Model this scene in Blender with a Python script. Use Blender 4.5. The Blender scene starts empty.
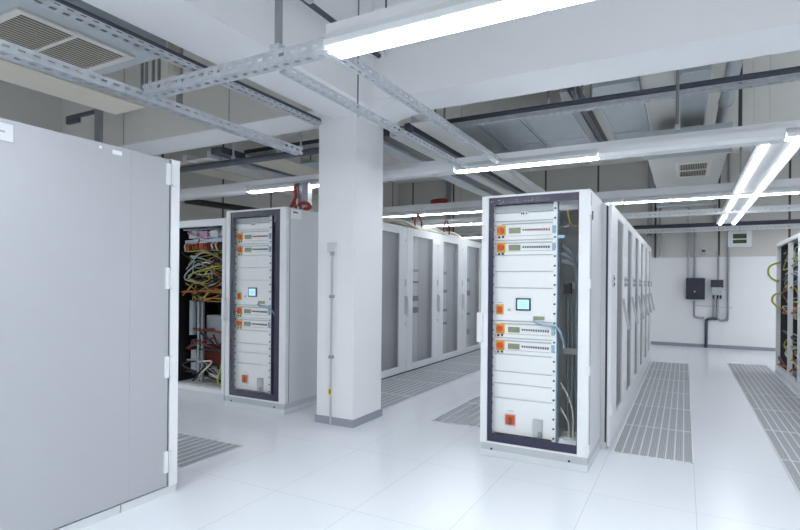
import bpy, math, random
from mathutils import Vector, Matrix
random.seed(7)
SC = bpy.context.scene
COL = SC.collection
ORG = {}

# ------------------------------------------------------------------ camera
f_px, cy_px = 527.69, 283.57
yaw, roll, CAMZ = math.radians(28.33), 0.00911, 1.40
right = Vector((math.cos(yaw), math.sin(yaw), 0)); fwd = Vector((-math.sin(yaw), math.cos(yaw), 0)); down = Vector((0, 0, -1))
r_ = right * math.cos(roll) - down * math.sin(roll)
d_ = right * math.sin(roll) + down * math.cos(roll)
cam = bpy.data.objects.new('camera', bpy.data.cameras.new('camera')); COL.objects.link(cam)
m = Matrix((r_, -d_, -fwd)).transposed().to_4x4(); m.translation = Vector((0, 0, CAMZ))
cam.matrix_world = m
cam.data.sensor_fit = 'HORIZONTAL'; cam.data.sensor_width = 36; cam.data.lens = f_px / 800 * 36
cam.data.shift_y = (cy_px - 265) / 800; cam.data.clip_start = 0.05
SC.camera = cam

# ------------------------------------------------------------------ materials
def new_mat(name):
    mt = bpy.data.materials.new(name); mt.use_nodes = True
    nt = mt.node_tree; b = nt.nodes['Principled BSDF']
    return mt, nt, b
def mat(name, col, rough=.5, metal=0.0, var=.04, scale=6, bump=0.0, emit=None, es=0, spec=.5):
    mt, nt, b = new_mat(name); N = nt.nodes.new
    tc = N('ShaderNodeTexCoord'); nz = N('ShaderNodeTexNoise'); nz.inputs['Scale'].default_value = scale; nz.inputs['Detail'].default_value = 3
    nt.links.new(tc.outputs['Object'], nz.inputs['Vector'])
    mx = N('ShaderNodeMix'); mx.data_type = 'RGBA'
    mx.inputs[6].default_value = (*[max(0, c * (1 - var)) for c in col], 1); mx.inputs[7].default_value = (*[min(1, c * (1 + var)) for c in col], 1)
    nt.links.new(nz.outputs['Fac'], mx.inputs[0]); nt.links.new(mx.outputs[2], b.inputs['Base Color'])
    b.inputs['Roughness'].default_value = rough; b.inputs['Metallic'].default_value = metal
    b.inputs['Specular IOR Level'].default_value = spec
    if bump:
        bp = N('ShaderNodeBump'); bp.inputs['Strength'].default_value = bump; bp.inputs['Distance'].default_value = .01
        nt.links.new(nz.outputs['Fac'], bp.inputs['Height']); nt.links.new(bp.outputs['Normal'], b.inputs['Normal'])
    if emit:
        b.inputs['Emission Color'].default_value = (*emit, 1); b.inputs['Emission Strength'].default_value = es
    return mt
def mth(nt, op, a, b=None, c=None):
    n = nt.nodes.new('ShaderNodeMath'); n.operation = op
    for i, v in enumerate((a, b, c)):
        if v is None: continue
        if isinstance(v, (int, float)): n.inputs[i].default_value = v
        else: nt.links.new(v, n.inputs[i])
    return n.outputs[0]
def line_mask(nt, coord, period, off, half):
    # 1 on thin lines every `period`, else 0
    q = mth(nt, 'DIVIDE', mth(nt, 'SUBTRACT', coord, off), period)
    fr = mth(nt, 'FRACT', mth(nt, 'ADD', q, 100.5))
    return mth(nt, 'LESS_THAN', mth(nt, 'ABSOLUTE', mth(nt, 'SUBTRACT', fr, .5)), half / period)
M = {}
M['cab'] = mat('powder_coat_light_grey', (.64, .66, .685), .42, var=.02)
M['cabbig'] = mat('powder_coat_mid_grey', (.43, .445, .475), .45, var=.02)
M['galvlt'] = mat('bright_galvanised', (.78, .81, .84), .4, .15, var=.15, scale=18)
M['cab2'] = mat('powder_coat_grey', (.52, .54, .56), .5, var=.02)
M['white'] = mat('white_enamel', (.80, .82, .84), .4, var=.015)
M['panelw'] = mat('white_rack_panel', (.90, .91, .91), .45, var=.015)
M['plinth'] = mat('plinth_grey', (.50, .53, .55), .5, var=.03)
M['plinthlt'] = mat('plinth_light', (.66, .69, .71), .5, var=.03)
M['navy'] = mat('dark_navy_print', (.035, .033, .075), .3, var=.05)
M['dark'] = mat('black_plastic', (.012, .012, .014), .45, var=.2)
M['interior'] = mat('dark_grey_interior', (.24, .265, .29), .5, var=.08)
M['gap'] = mat('gap_shade_and_dark_parts', (.05, .055, .065), .7, var=.1)  # near-black for shade in door gaps, also for seams, locks, screws, equipment
M['galv'] = mat('galvanised_steel', (.56, .59, .63), .45, .3, var=.25, scale=18)
M['galvduct'] = mat('galvanised_duct', (.52, .57, .60), .5, .12, var=.10, scale=3)
M['steel'] = mat('grey_steel_conduit', (.33, .35, .37), .4, .6, var=.12)
M['darksteel'] = mat('dark_blue_steel', (.075, .085, .11), .45, .1, var=.2)
M['beige'] = mat('beige_board', (.72, .68, .58), .7, var=.04)
M['wboard'] = mat('pale_board', (.66, .66, .64), .7, var=.04)
M['yellow'] = mat('yellow_cable', (.42, .33, .025), .45, var=.1)
M['ygreen'] = mat('yellow_green_cable', (.38, .42, .05), .45, var=.1)
M['orange'] = mat('orange_cable', (.34, .085, .02), .5, var=.1)
M['cream'] = mat('cream_cable', (.66, .64, .55), .5, var=.08)
M['redc'] = mat('red_cable', (.30, .02, .02), .45, var=.1)
M['darkred'] = mat('dark_red_cable', (.13, .016, .012), .5, var=.1)
M['greyc'] = mat('grey_cable', (.30, .34, .37), .5, var=.1)
M['blackc'] = mat('black_cable', (.015, .015, .018), .45, var=.2)
M['pinkc'] = mat('violet_cable', (.50, .30, .42), .5, var=.1)
M['bluec'] = mat('pale_blue_cable', (.35, .48, .58), .5, var=.1)
M['sw_yel'] = mat('yellow_switch_plate', (.80, .42, .04), .4, var=.04)
M['sw_red'] = mat('red_orange_knob', (.75, .10, .015), .35, var=.06)
M['sw_brown'] = mat('brown_red_rocker', (.28, .06, .03), .4, var=.1)
M['lcd'] = mat('lcd_olive', (.28, .31, .20), .3, var=.15, scale=40)
M['screen'] = mat('screen_blue', (.25, .5, .65), .25, var=.05, emit=(.45, .75, .95), es=.55)
M['tagblue'] = mat('pale_blue_tag', (.40, .62, .82), .5, var=.04)
M['paper'] = mat('white_paper_label', (.85, .86, .88), .7, var=.01)
M['ink'] = mat('dark_ink', (.07, .07, .09), .7, var=.1)
M['stick'] = mat('yellow_sticker', (.75, .62, .05), .5, var=.05)
M['ventdark'] = mat('vent_void_olive', (.045, .045, .03), .7, var=.2)
M['ventslat'] = mat('vent_slat', (.52, .50, .42), .5, .0, var=.1)
M['ventframe'] = mat('vent_frame_cream', (.74, .73, .69), .5, var=.03)
M['wallbox'] = mat('wall_box_navy', (.022, .024, .045), .35, var=.08)
M['greenv'] = mat('dark_green_blades', (.05, .085, .025), .5, var=.25, scale=25)
M['lamp'] = mat('lamp_diffuser', (.9, .9, .9), .4, var=0, emit=(.91, .955, 1.0), es=17)
M['lamp2'] = mat('slim_lamp_diffuser', (.9, .9, .9), .4, var=0, emit=(.91, .955, 1.0), es=4)
M['beigebeam'] = mat('beige_grey_beam', (.66, .65, .615), .8, var=.03, scale=1.5)  # beige grey for the left part of the cross beam
M['plaster'] = mat('white_plaster', (.86, .87, .885), .75, var=.012, scale=3)
M['ceil'] = mat('raw_ceiling_paint', (.80, .79, .755), .85, var=.03, scale=1.5)
M['base'] = mat('grey_skirting', (.33, .34, .40), .5, var=.03)
M['tileframe'] = mat('grille_frame', (.70, .72, .74), .45, .1, var=.03)
# glass
mt, nt, b = new_mat('clear_glass'); nt.nodes.remove(b); out = nt.nodes['Material Output']
tr = nt.nodes.new('ShaderNodeBsdfTransparent'); tr.inputs[0].default_value = (.985, .99, .99, 1)
gl = nt.nodes.new('ShaderNodeBsdfGlossy'); gl.inputs['Roughness'].default_value = .03
fz = nt.nodes.new('ShaderNodeFresnel'); fz.inputs[0].default_value = 1.45; ms = nt.nodes.new('ShaderNodeMixShader')
nt.links.new(mth(nt, 'MULTIPLY', fz.outputs[0], .07), ms.inputs[0]); nt.links.new(tr.outputs[0], ms.inputs[1]); nt.links.new(gl.outputs[0], ms.inputs[2]); nt.links.new(ms.outputs[0], out.inputs[0])
M['glass'] = mt
# perforated door sheet: see-through between fine holes
mt, nt, b = new_mat('perforated_sheet'); out = nt.nodes['Material Output']
b.inputs['Base Color'].default_value = (.60, .62, .64, 1); b.inputs['Roughness'].default_value = .5; b.inputs['Metallic'].default_value = .2
tc = nt.nodes.new('ShaderNodeTexCoord'); vo = nt.nodes.new('ShaderNodeTexNoise'); vo.inputs['Scale'].default_value = 2.0
nt.links.new(tc.outputs['Object'], vo.inputs['Vector'])
tr = nt.nodes.new('ShaderNodeBsdfTransparent'); ms = nt.nodes.new('ShaderNodeMixShader')
nt.links.new(mth(nt, 'ADD', .21, mth(nt, 'MULTIPLY', vo.outputs['Fac'], .06)), ms.inputs[0]); nt.links.new(tr.outputs[0], ms.inputs[1]); nt.links.new(b.outputs[0], ms.inputs[2]); nt.links.new(ms.outputs[0], out.inputs[0])
M['mesh'] = mt
# perforated floor insert
mt, nt, b = new_mat('perforated_floor_insert')
tc = nt.nodes.new('ShaderNodeTexCoord'); vo = nt.nodes.new('ShaderNodeTexVoronoi'); vo.inputs['Scale'].default_value = 70; vo.inputs['Randomness'].default_value = .35
nt.links.new(tc.outputs['Object'], vo.inputs['Vector'])
rp = nt.nodes.new('ShaderNodeValToRGB'); rp.color_ramp.elements[0].position = .3; rp.color_ramp.elements[0].color = (.24, .25, .27, 1); rp.color_ramp.elements[1].position = .5; rp.color_ramp.elements[1].color = (.46, .48, .51, 1)
nt.links.new(vo.outputs['Distance'], rp.inputs[0]); nt.links.new(rp.outputs[0], b.inputs['Base Color']); b.inputs['Roughness'].default_value = .5
M['insert'] = mt
# floor
mt, nt, b = new_mat('white_raised_floor')
tc = nt.nodes.new('ShaderNodeTexCoord'); sp = nt.nodes.new('ShaderNodeSeparateXYZ'); nt.links.new(tc.outputs['Object'], sp.inputs[0])
ln = mth(nt, 'MAXIMUM', line_mask(nt, sp.outputs[0], .62, -.545, .0022), line_mask(nt, sp.outputs[1], 1.013, 4.755, .0022))
nz = nt.nodes.new('ShaderNodeTexNoise'); nz.inputs['Scale'].default_value = .9; nt.links.new(tc.outputs['Object'], nz.inputs['Vector'])
ma = nt.nodes.new('ShaderNodeMix'); ma.data_type = 'RGBA'; ma.inputs[6].default_value = (.76, .79, .845, 1); ma.inputs[7].default_value = (.80, .83, .875, 1); nt.links.new(nz.outputs['Fac'], ma.inputs[0])
mb_ = nt.nodes.new('ShaderNodeMix'); mb_.data_type = 'RGBA'; nt.links.new(mth(nt, 'MULTIPLY', ln, .45), mb_.inputs[0]); nt.links.new(ma.outputs[2], mb_.inputs[6]); mb_.inputs[7].default_value = (.36, .39, .46, 1)
nt.links.new(mb_.outputs[2], b.inputs['Base Color']); b.inputs['Roughness'].default_value = .22; b.inputs['Specular IOR Level'].default_value = .45
M['floor'] = mt
# back wall: white dado paint below, raw grey concrete panels with dark joints above
def wall_mat(name, axis, off):
    mt, nt, b = new_mat(name)
    tc = nt.nodes.new('ShaderNodeTexCoord'); sp = nt.nodes.new('ShaderNodeSeparateXYZ'); nt.links.new(tc.outputs['Object'], sp.inputs[0])
    nz = nt.nodes.new('ShaderNodeTexNoise'); nz.inputs['Scale'].default_value = 1.2; nt.links.new(tc.outputs['Object'], nz.inputs['Vector'])
    ma = nt.nodes.new('ShaderNodeMix'); ma.data_type = 'RGBA'; ma.inputs[6].default_value = (.62, .605, .575, 1); ma.inputs[7].default_value = (.68, .665, .63, 1); nt.links.new(nz.outputs['Fac'], ma.inputs[0])
    mj = nt.nodes.new('ShaderNodeMix'); mj.data_type = 'RGBA'; nt.links.new(line_mask(nt, sp.outputs[axis], 1.30, off, .022), mj.inputs[0]); nt.links.new(ma.outputs[2], mj.inputs[6]); mj.inputs[7].default_value = (.10, .085, .075, 1)
    mw = nt.nodes.new('ShaderNodeMix'); mw.data_type = 'RGBA'; nt.links.new(mth(nt, 'LESS_THAN', sp.outputs[2], 2.07), mw.inputs[0]); nt.links.new(mj.outputs[2], mw.inputs[6]); mw.inputs[7].default_value = (.90, .905, .915, 1)
    nt.links.new(mw.outputs[2], b.inputs['Base Color']); b.inputs['Roughness'].default_value = .7
    return mt
M['wallb'] = wall_mat('back_wall_paint', 0, 1.98)
M['walls'] = wall_mat('side_wall_paint', 1, 3.2)

# ------------------------------------------------------------------ mesh builder
class MB:
    def __init__(s): s.v = []; s.f = []; s.sm = []
    def add(s, vs, fs, smooth=False):
        o = len(s.v); s.v += [tuple(p) for p in vs]; s.f += [tuple(i + o for i in q) for q in fs]; s.sm += [smooth] * len(fs); return s
    def box(s, x0, x1, y0, y1, z0, z1):
        if x0 > x1: x0, x1 = x1, x0
        if y0 > y1: y0, y1 = y1, y0
        if z0 > z1: z0, z1 = z1, z0
        return s.add([(x0, y0, z0), (x1, y0, z0), (x1, y1, z0), (x0, y1, z0), (x0, y0, z1), (x1, y0, z1), (x1, y1, z1), (x0, y1, z1)],
                     [(0, 3, 2, 1), (4, 5, 6, 7), (0, 1, 5, 4), (1, 2, 6, 5), (2, 3, 7, 6), (3, 0, 4, 7)])
    def prism(s, poly, axis, a, b):
        # poly: list of 2-tuples in the two other axes (order x,y,z without axis)
        def mk(p, t):
            q = list(p); q.insert(axis, t); return tuple(q)
        n = len(poly); vs = [mk(p, a) for p in poly] + [mk(p, b) for p in poly]
        fs = [tuple(range(n))[::-1], tuple(range(n, 2 * n))] + [(i, (i + 1) % n, n + (i + 1) % n, n + i) for i in range(n)]
        return s.add(vs, fs)
    def tube(s, pts, r, seg=8):
        P = [Vector(p) for p in pts]; n = len(P); vs = []; up = None
        for i, p in enumerate(P):
            t = (P[min(i + 1, n - 1)] - P[max(i - 1, 0)]).normalized()
            if up is None: up = Vector((0, 0, 1)) if abs(t.z) < .9 else Vector((1, 0, 0))
            a = t.cross(up)
            if a.length < 1e-5: a = t.cross(Vector((1, .3, 0)))
            a.normalize(); bb = a.cross(t).normalized(); up = bb
            for k in range(seg):
                an = 2 * math.pi * k / seg; vs.append(p + (a * math.cos(an) + bb * math.sin(an)) * r)
        fs = [(i * seg + k, (i + 1) * seg + k, (i + 1) * seg + (k + 1) % seg, i * seg + (k + 1) % seg) for i in range(n - 1) for k in range(seg)]
        s.add(vs, fs, True)
        s.add([vs[k] for k in range(seg)], [tuple(range(seg))]); s.add([vs[(n - 1) * seg + k] for k in range(seg)], [tuple(range(seg))[::-1]])
        return s
    def frame(s, ax, lo, hi, ilo, ihi, t0, t1):
        # rectangular ring in the plane normal to axis ax ('x' or 'y' or 'z'); lo/hi outer, ilo/ihi inner
        (a0, b0), (a1, b1), (c0, d0), (c1, d1) = lo, hi, ilo, ihi
        for (p0, p1, q0, q1) in ((a0, c0, b0, b1), (c1, a1, b0, b1), (c0, c1, b0, d0), (c0, c1, d1, b1)):
            if p1 - p0 < 1e-6 or q1 - q0 < 1e-6: continue
            if ax == 'x': s.box(t0, t1, p0, p1, q0, q1)
            elif ax == 'y': s.box(p0, p1, t0, t1, q0, q1)
            else: s.box(p0, p1, q0, q1, t0, t1)
        return s
def bez(pts, n=10):
    # Catmull-Rom through points
    P = [Vector(p) for p in pts]; P = [P[0] * 2 - P[1]] + P + [P[-1] * 2 - P[-2]]; out = []
    for i in range(1, len(P) - 2):
        for k in range(n):
            t = k / n; a, b, c, d = P[i - 1:i + 3]
            out.append(.5 * ((2 * b) + (c - a) * t + (2 * a - 5 * b + 4 * c - d) * t * t + (3 * b - a - 3 * c + d) * t ** 3))
    out.append(P[-2]); return out

def obj(name, mb, m, parent=None, label=None, kind=None, bev=0, loc=None):
    """one mesh object from world coordinates"""
    o_ = Vector(ORG[parent.name]) if parent else Vector(loc or (0, 0, 0))
    me = bpy.data.meshes.new(name); me.from_pydata([tuple(Vector(p) - o_) for p in mb.v], [], mb.f)
    me.polygons.foreach_set('use_smooth', mb.sm); me.materials.append(M[m]); me.update()
    o = bpy.data.objects.new(name, me); COL.objects.link(o)
    if parent: o.parent = parent
    else: o.location = o_
    ORG[o.name] = tuple(o_)
    if label: o['label'] = label
    if kind: o['kind'] = kind
    if bev:
        bm_ = o.modifiers.new('bevel', 'BEVEL'); bm_.width = bev; bm_.segments = 2; bm_.limit_method = 'ANGLE'
    return o
def thing(name, label, cat, loc, group=None):
    o = bpy.data.objects.new(name, None); COL.objects.link(o); o.location = loc; o.empty_display_size = .1
    ORG[o.name] = tuple(loc); o['label'] = label; o['category'] = cat
    if group: o['group'] = group
    return o
def solo(name, mb, m, label, cat, group=None, loc=None, bev=0):
    o = obj(name, mb, m, loc=loc, bev=bev); o['label'] = label; o['category'] = cat
    if group: o['group'] = group
    return o
def struct(name, mb, m):
    return obj(name, mb, m, kind='structure')
def dup(root, loc, label, group=None):
    r = root.copy(); COL.objects.link(r); r.location = loc; r['label'] = label
    if group: r['group'] = group
    ORG[r.name] = tuple(loc)
    for ch in list(root.children):
        c = ch.copy(); COL.objects.link(c); c.parent = r
        for g in list(ch.children):
            d = g.copy(); COL.objects.link(d); d.parent = c
    return r

# ------------------------------------------------------------------ room shell
YB, ZS, XL, XR = 13.97, 4.4, -7.6, 6.0
struct('floor', MB().box(XL, XR, -4, YB + .2, -.12, 0), 'floor')
struct('ceiling', MB().box(XL, XR, -4, YB + .2, ZS, ZS + .25), 'ceil')
struct('wall_back', MB().box(XL, XR, YB, YB + .2, 0, ZS), 'wallb')
struct('wall_left', MB().box(XL - .2, XL, -4, YB + .2, -.12, ZS + .25), 'walls')
struct('wall_right', MB().box(XR, XR + .2, -4, YB + .2, -.12, ZS + .25), 'walls')
struct('baseboard_back', MB().box(XL, XR, YB - .015, YB, 0, .075), 'base')
# concrete beams and pillar
CX0, CX1, CY0, CY1 = -3.25, -2.815, 4.285, 4.82
struct('trim_cross_beam', MB().box(-3.10, XR, 4.20, 4.68, 3.10, ZS), 'plaster')
struct('trim_cross_beam_left', MB().box(XL, -3.10, 4.20, 4.68, 3.11, ZS), 'beigebeam')
struct('trim_soffit_left', MB().box(XL, -3.10, 4.195, 4.685, 3.10, 3.11), 'plaster')
for i_, x_ in enumerate((-6.25, -4.42)): struct('trim_joint_%d' % (i_ + 1), MB().box(x_, x_ + .012, 4.197, 4.2, 3.12, ZS), 'steel')
struct('trim_long_beam', MB().box(-3.10, -2.57, -4, 4.20, 3.03, ZS).box(-3.10, -2.57, 4.20, 4.68, 3.03, 3.1), 'plaster')
struct('trim_pillar', MB().box(CX0, CX1, CY0, CY1, 0, 3.03).box(CX0, -3.10, CY0, 4.68, 3.03, 3.10).box(CX0, CX1, 4.68, CY1, 3.03, ZS), 'plaster')
struct('baseboard_pillar', MB().frame('z', (CX0 - .012, CY0 - .012), (CX1 + .012, CY1 + .012), (CX0, CY0), (CX1, CY1), 0, .075), 'base')
# haunch on the pillar head towards the cross beam
struct('trim_pillar_haunch', MB().prism([(-2.57, 3.03), (-2.18, 3.10), (-2.57, 3.10)], 1, 4.22, 4.66), 'plaster')

# ------------------------------------------------------------------ perforated steel channels
def channel(mb, axis, c, z0, a, b, w=.06, h=.045, t=.003, pitch=.075):
    """slotted U channel along axis 0/1, centre c in the other axis, bottom z0, from a to b"""
    def bx(l0, l1, s0, s1, q0, q1):
        if axis == 0: mb.box(l0, l1, s0, s1, q0, q1)
        else: mb.box(s0, s1, l0, l1, q0, q1)
    L, R = c - w / 2, c + w / 2; rw = w * .34
    bx(a, b, L, L + rw, z0, z0 + t); bx(a, b, R - rw, R, z0, z0 + t)
    for s0, s1 in ((L, L + t), (R - t, R)):
        bx(a, b, s0, s1, z0 + t, z0 + h * .36); bx(a, b, s0, s1, z0 + h * .66, z0 + h)
    n = max(1, int((b - a) / pitch))
    for i in range(n):
        u = a + (i + .25) * (b - a) / n; u2 = u + (b - a) / n * .5
        bx(u, u2, L + rw, R - rw, z0, z0 + t)
        for s0, s1 in ((L, L + t), (R - t, R)):
            bx(u, u2, s0, s1, z0 + h * .36, z0 + h * .66)
    return mb
def tag(o, label, cat, group=None):
    o['label'] = label; o['category'] = cat
    if group: o['group'] = group
ZL = 2.60
G_CH = 'slotted steel channels under the ceiling'
solo('hanging_channel', channel(MB(), 1, -3.17, ZL - .01, .3, 3.88, w=.085, h=.06), 'galv', 'long slotted steel channel running above the big closed cabinet at left', 'steel channel', G_CH)
solo('hanging_channel', channel(MB(), 0, 2.27, ZL + .01, -3.12, -1.64, w=.09, h=.07), 'galv', 'slotted steel channel joining the left end of the brightest lamp', 'steel channel', G_CH)
solo('hanging_channel', channel(MB(), 1, -2.03, ZL, 2.33, 5.19, w=.05, h=.045), 'galv', 'slotted channel running back past the pillar head from the first cross channel', 'steel channel', G_CH)
solo('hanging_channel', channel(MB(), 1, -1.675, ZL + .03, 2.36, 5.19, w=.055, h=.05), 'galv', 'steel channel running back from the left end of the brightest lamp', 'steel channel', G_CH)
# strut with black pipe beside the long beam
solo('hanging_channel', channel(MB(), 1, -3.19, 2.955, .2, 4.19, w=.09, h=.026), 'galv', 'slotted channel tight against the left side of the long concrete beam', 'steel channel', G_CH)
solo('hanging_pipe', MB().tube([(-3.186, .2, 2.992), (-3.186, 4.19, 2.992)], .033, 10), 'darksteel', 'dark pipe lying on the channel left of the long beam', 'pipe', 'dark ceiling pipes')
solo('hanging_pipe', MB().tube([(-2.50, .5, 3.50), (-2.50, 4.19, 3.50)], .022, 8), 'darksteel', 'thin dark pipe on the right face of the long beam', 'pipe', 'dark ceiling pipes')
solo('hanging_pipe', MB().tube([(-2.36, 1.0, 3.42), (-2.36, 3.0, 3.42)], .035, 10), 'galv', 'short shiny pipe right of the hanging rod beside the long beam', 'pipe', 'pale ceiling pipes')
# cross strut P2
solo('hanging_channel', channel(MB(), 0, 5.66, 3.20, -5.6, 5.4, w=.08, h=.05), 'galv', 'long slotted channel crossing behind the concrete cross beam', 'steel channel', G_CH)
solo('hanging_pipe', MB().tube([(-5.6, 5.645, 3.281), (5.4, 5.645, 3.281)], .03, 10), 'darksteel', 'dark pipe lying along the channel behind the cross beam', 'pipe', 'dark ceiling pipes')
# back struts
solo('hanging_channel', channel(MB(), 0, 10.05, ZL - .02, -5.5, 4.2, w=.12, h=.09), 'galvlt', 'wide slotted channel crossing in front of the back wall, nearer of two', 'steel channel', G_CH)
solo('hanging_channel', channel(MB(), 0, 12.95, ZL - .03, -5.5, 2.28, w=.12, h=.09), 'galvlt', 'wide slotted channel closest to the back wall', 'steel channel', G_CH)
solo('hanging_pipe', MB().tube([(-5.5, 12.95, 2.706), (2.2, 12.95, 2.706)], .045, 10), 'darksteel', 'dark pipe on the channel closest to the back wall', 'pipe', 'dark ceiling pipes')

# hanging rods
def rod(x, y, z0, z1, r, label, m='steel', foot=True, sq=False):
    t = thing('hanging_rod', label, 'rod', (x, y, z0), 'rods and posts hanging from the ceiling')
    mb = MB()
    if sq: mb.box(x - r, x + r, y - r, y + r, z0, z1)
    else: mb.tube([(x, y, z0), (x, y, z1)], r, 8)
    obj('rod', mb, m, t)
    if foot: obj('clamp', MB().box(x - r * 1.5, x + r * 1.5, y - r * 1.5, y + r * 1.5, z0 - .001, z0 + .04), 'galv', t)
    return t
rod(-2.01, 2.27, 2.682, ZS, .022, 'steel pipe hanging in front of the long beam down to the first channel')
rod(-1.52, 2.62, 2.71, ZS, .006, 'thin threaded rod above the left end of the brightest lamp', 'darksteel')
rod(-2.54, 3.90, 2.86, ZS, .006, 'thin dark rod in front of the pillar head right of the long beam', 'darksteel')
for i, (x, z1) in enumerate(((-2.62, ZS), (-2.50, ZS), (-1.02, ZS), (-.95, ZS), (-.86, ZS), (-.07, ZS))):
    rod(x, 5.70 if x != -.07 else 5.50, 3.252 if x != -.07 else 2.85, z1, (.012 if i != 5 else .014), ('leftmost rod holding the channel behind the cross beam', 'second rod from left holding the channel behind the cross beam', 'first of three close rods behind the cross beam', 'middle of three close rods behind the cross beam', 'last of three close rods behind the cross beam', 'thick rod in front of the white ceiling board behind the cross beam')[i], 'steel', True)
rod(-1.3, 5.72, 3.35, ZS, .008, 'short thin rod left of the three close rods behind the cross beam', 'steel')
for i, x in enumerate((-4.52, -4.46, -4.36, -4.28)):
    rod(x, 3.22, 3.13, ZS, .014, ('first', 'second', 'third', 'last')[i] + ' from left of four dark posts behind the ceiling vent at upper left', 'steel', i > 1)
rod(-4.0, 3.22, 2.95, ZS, .02, 'square grey post right of the four dark posts at upper left', 'steel', False, True)
rod(-3.42, 2.70, 2.98, ZS, .03, 'square post beside the long beam at upper left', 'ventslat', False, True)
# post with bracket arm at left
t = thing('bracket_post', 'grey post with a dark side arm above the big closed cabinet', 'post', (-6.2, 3.85, 0))
obj('post', MB().box(-6.24, -6.16, 3.82, 3.88, 0.0, ZS), 'steel', t)
obj('arm', MB().box(-6.85, -6.24, 3.83, 3.87, 3.42, 3.46).box(-6.85, -6.6, 3.83, 3.87, 3.36, 3.42), 'darksteel', t)

# ------------------------------------------------------------------ lights
LAMPS = []
def lamp(axis, a, b, c0, c1, z, label, h=.062, group='ceiling batten lamps'):
    """batten lamp: body profile + glowing lens. axis 0 = along x"""
    mid = (c0 + c1) / 2
    loc = ((a + b) / 2, mid, z) if axis == 0 else (mid, (a + b) / 2, z)
    t = thing('hanging_lamp', label, 'ceiling lamp', loc, group)
    e = .018
    prof = [(c0 - e, z + .03), (c1 + e, z + .03), (c1 + e, z + .045), (c1 - .02, z + h + .03), (c0 + .02, z + h + .03), (c0 - e, z + .045)]
    lens = [(c0, z + .03), (c0 + .004, z + .004), (c0 + .02, z), (c1 - .02, z), (c1 - .004, z + .004), (c1, z + .03)]
    prof = [(c0 - e, z + .012), (c0 - .001, z + .012), (c0 - .001, z + .03), (c1 + .001, z + .03), (c1 + .001, z + .012), (c1 + e, z + .012), (c1 + e, z + .045), (c1 - .02, z + h + .03), (c0 + .02, z + h + .03), (c0 - e, z + .045)]
    if axis == 0:
        obj('body', MB().prism(prof, 0, a, b), 'white', t); obj('diffuser', MB().prism(lens, 0, a + .012, b - .012), 'lamp', t)
    else:
        obj('body', MB().prism(prof, 1, a, b), 'white', t); obj('diffuser', MB().prism(lens, 1, a + .012, b - .012), 'lamp', t)
    return t
def trunk(y, a, b, label, w=.075, z0=2.692, z1=2.75):
    t = thing('hanging_trunking', label, 'trunking', ((a + b) / 2, y, z0), 'lamp trunking rails')
    obj('rail', MB().prism([(y - w / 2, z0), (y + w / 2, z0), (y + w / 2, z1), (y + w / 2 - .012, z1), (y + w / 2 - .012, z0 + .008), (y - w / 2 + .012, z0 + .008), (y - w / 2 + .012, z1), (y - w / 2, z1)], 0, a, b), 'white', t)
    for xx in (-3.35, 1.5, 3.9):
        if a < xx < b: obj('suspension_wire', MB().tube([(xx, y, z0 + .007), (xx, y, ZS)], .003, 5), 'steel', t)
    return t
# first row
trunk(2.275, -1.66, 5.6, 'white trunking above the brightest lamp nearest the viewer')
ords = ('leftmost lamp of the nearest row, the brightest in view', 'second lamp of the nearest row, cut by the top edge', 'third lamp of the nearest row beyond the right', 'fourth lamp of the nearest row')
x = -1.64
for i in range(4):
    b_ = -.55 if i == 0 else x + 1.45
    lamp(0, x, b_, 2.205, 2.345, ZL, ords[i]); x = b_ + .006
trunk(2.275, -7.4, -5.2, 'white trunking of the added unseen lamp beyond the left edge of the view')
lamp(0, -7.3, -5.3, 2.205, 2.345, ZL, 'added unseen fill lamp beyond the left edge of the view')  # lamp added out of view to brighten the left cabinets
# second row: lit lamps alternate with blank covers
trunk(5.30, -7.3, 5.6, 'white trunking of the second lamp row, passing behind the pillar')
def cover(y0, y1, a, b, z, label):
    return solo('hanging_trunking_cover', MB().prism([(y0, z + .03), (y0 + .02, z), (y1 - .02, z), (y1, z + .03), (y1, z + .09), (y0, z + .09)], 0, a, b), 'white', label, 'cover', 'blank covers between lamps')
LAB2 = ('lamp of the second row left of the pillar', 'lamp of the second row above the glass-door cabinet', 'lamp of the second row at the right edge', 'last lamp of the second row')
for i, a in enumerate((-5.15, -2.17, .72, 3.6)):
    lamp(0, a, a + 1.44, 5.25, 5.36, ZL, LAB2[i])
for i, (a, b) in enumerate(((-7.3, -5.16), (-3.70, -2.18), (-.72, .71), (2.17, 3.59))):
    cover(5.21, 5.39, a, b, ZL, ('blank trunking cover left of the second lamp row', 'blank trunking cover beside the pillar in the second lamp row', 'blank trunking cover crossing above the right cabinet row', 'blank trunking cover right of the right edge lamp')[i])
# third row, lit all along
trunk(8.3625, -6.0, 4.2, 'white trunking of the third lamp row', w=.10, z1=2.79)
L3 = ('leftmost', 'second from left', 'third from left', 'fourth from left', 'fifth from left', 'sixth from left')
for i in range(6):
    lamp(0, -5.6 + i * 1.6, -5.6 + i * 1.6 + 1.592, 8.325, 8.40, ZL, L3[i] + ' lamp of the third row over the mesh-door cabinets')
for i in range(2):
    lamp(0, -5.2 + i * 1.5, -5.2 + i * 1.5 + 1.49, 9.82, 9.88, ZL - .02, ('left', 'right')[i] + ' narrow lamp of the fourth row above the mesh-door cabinets')
    lamp(0, -5.4 + i * 1.9, -5.4 + i * 1.9 + 1.89, 12.72, 12.78, ZL - .02, ('left', 'right')[i] + ' narrow lamp of the farthest row above the mesh-door cabinets')
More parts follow.
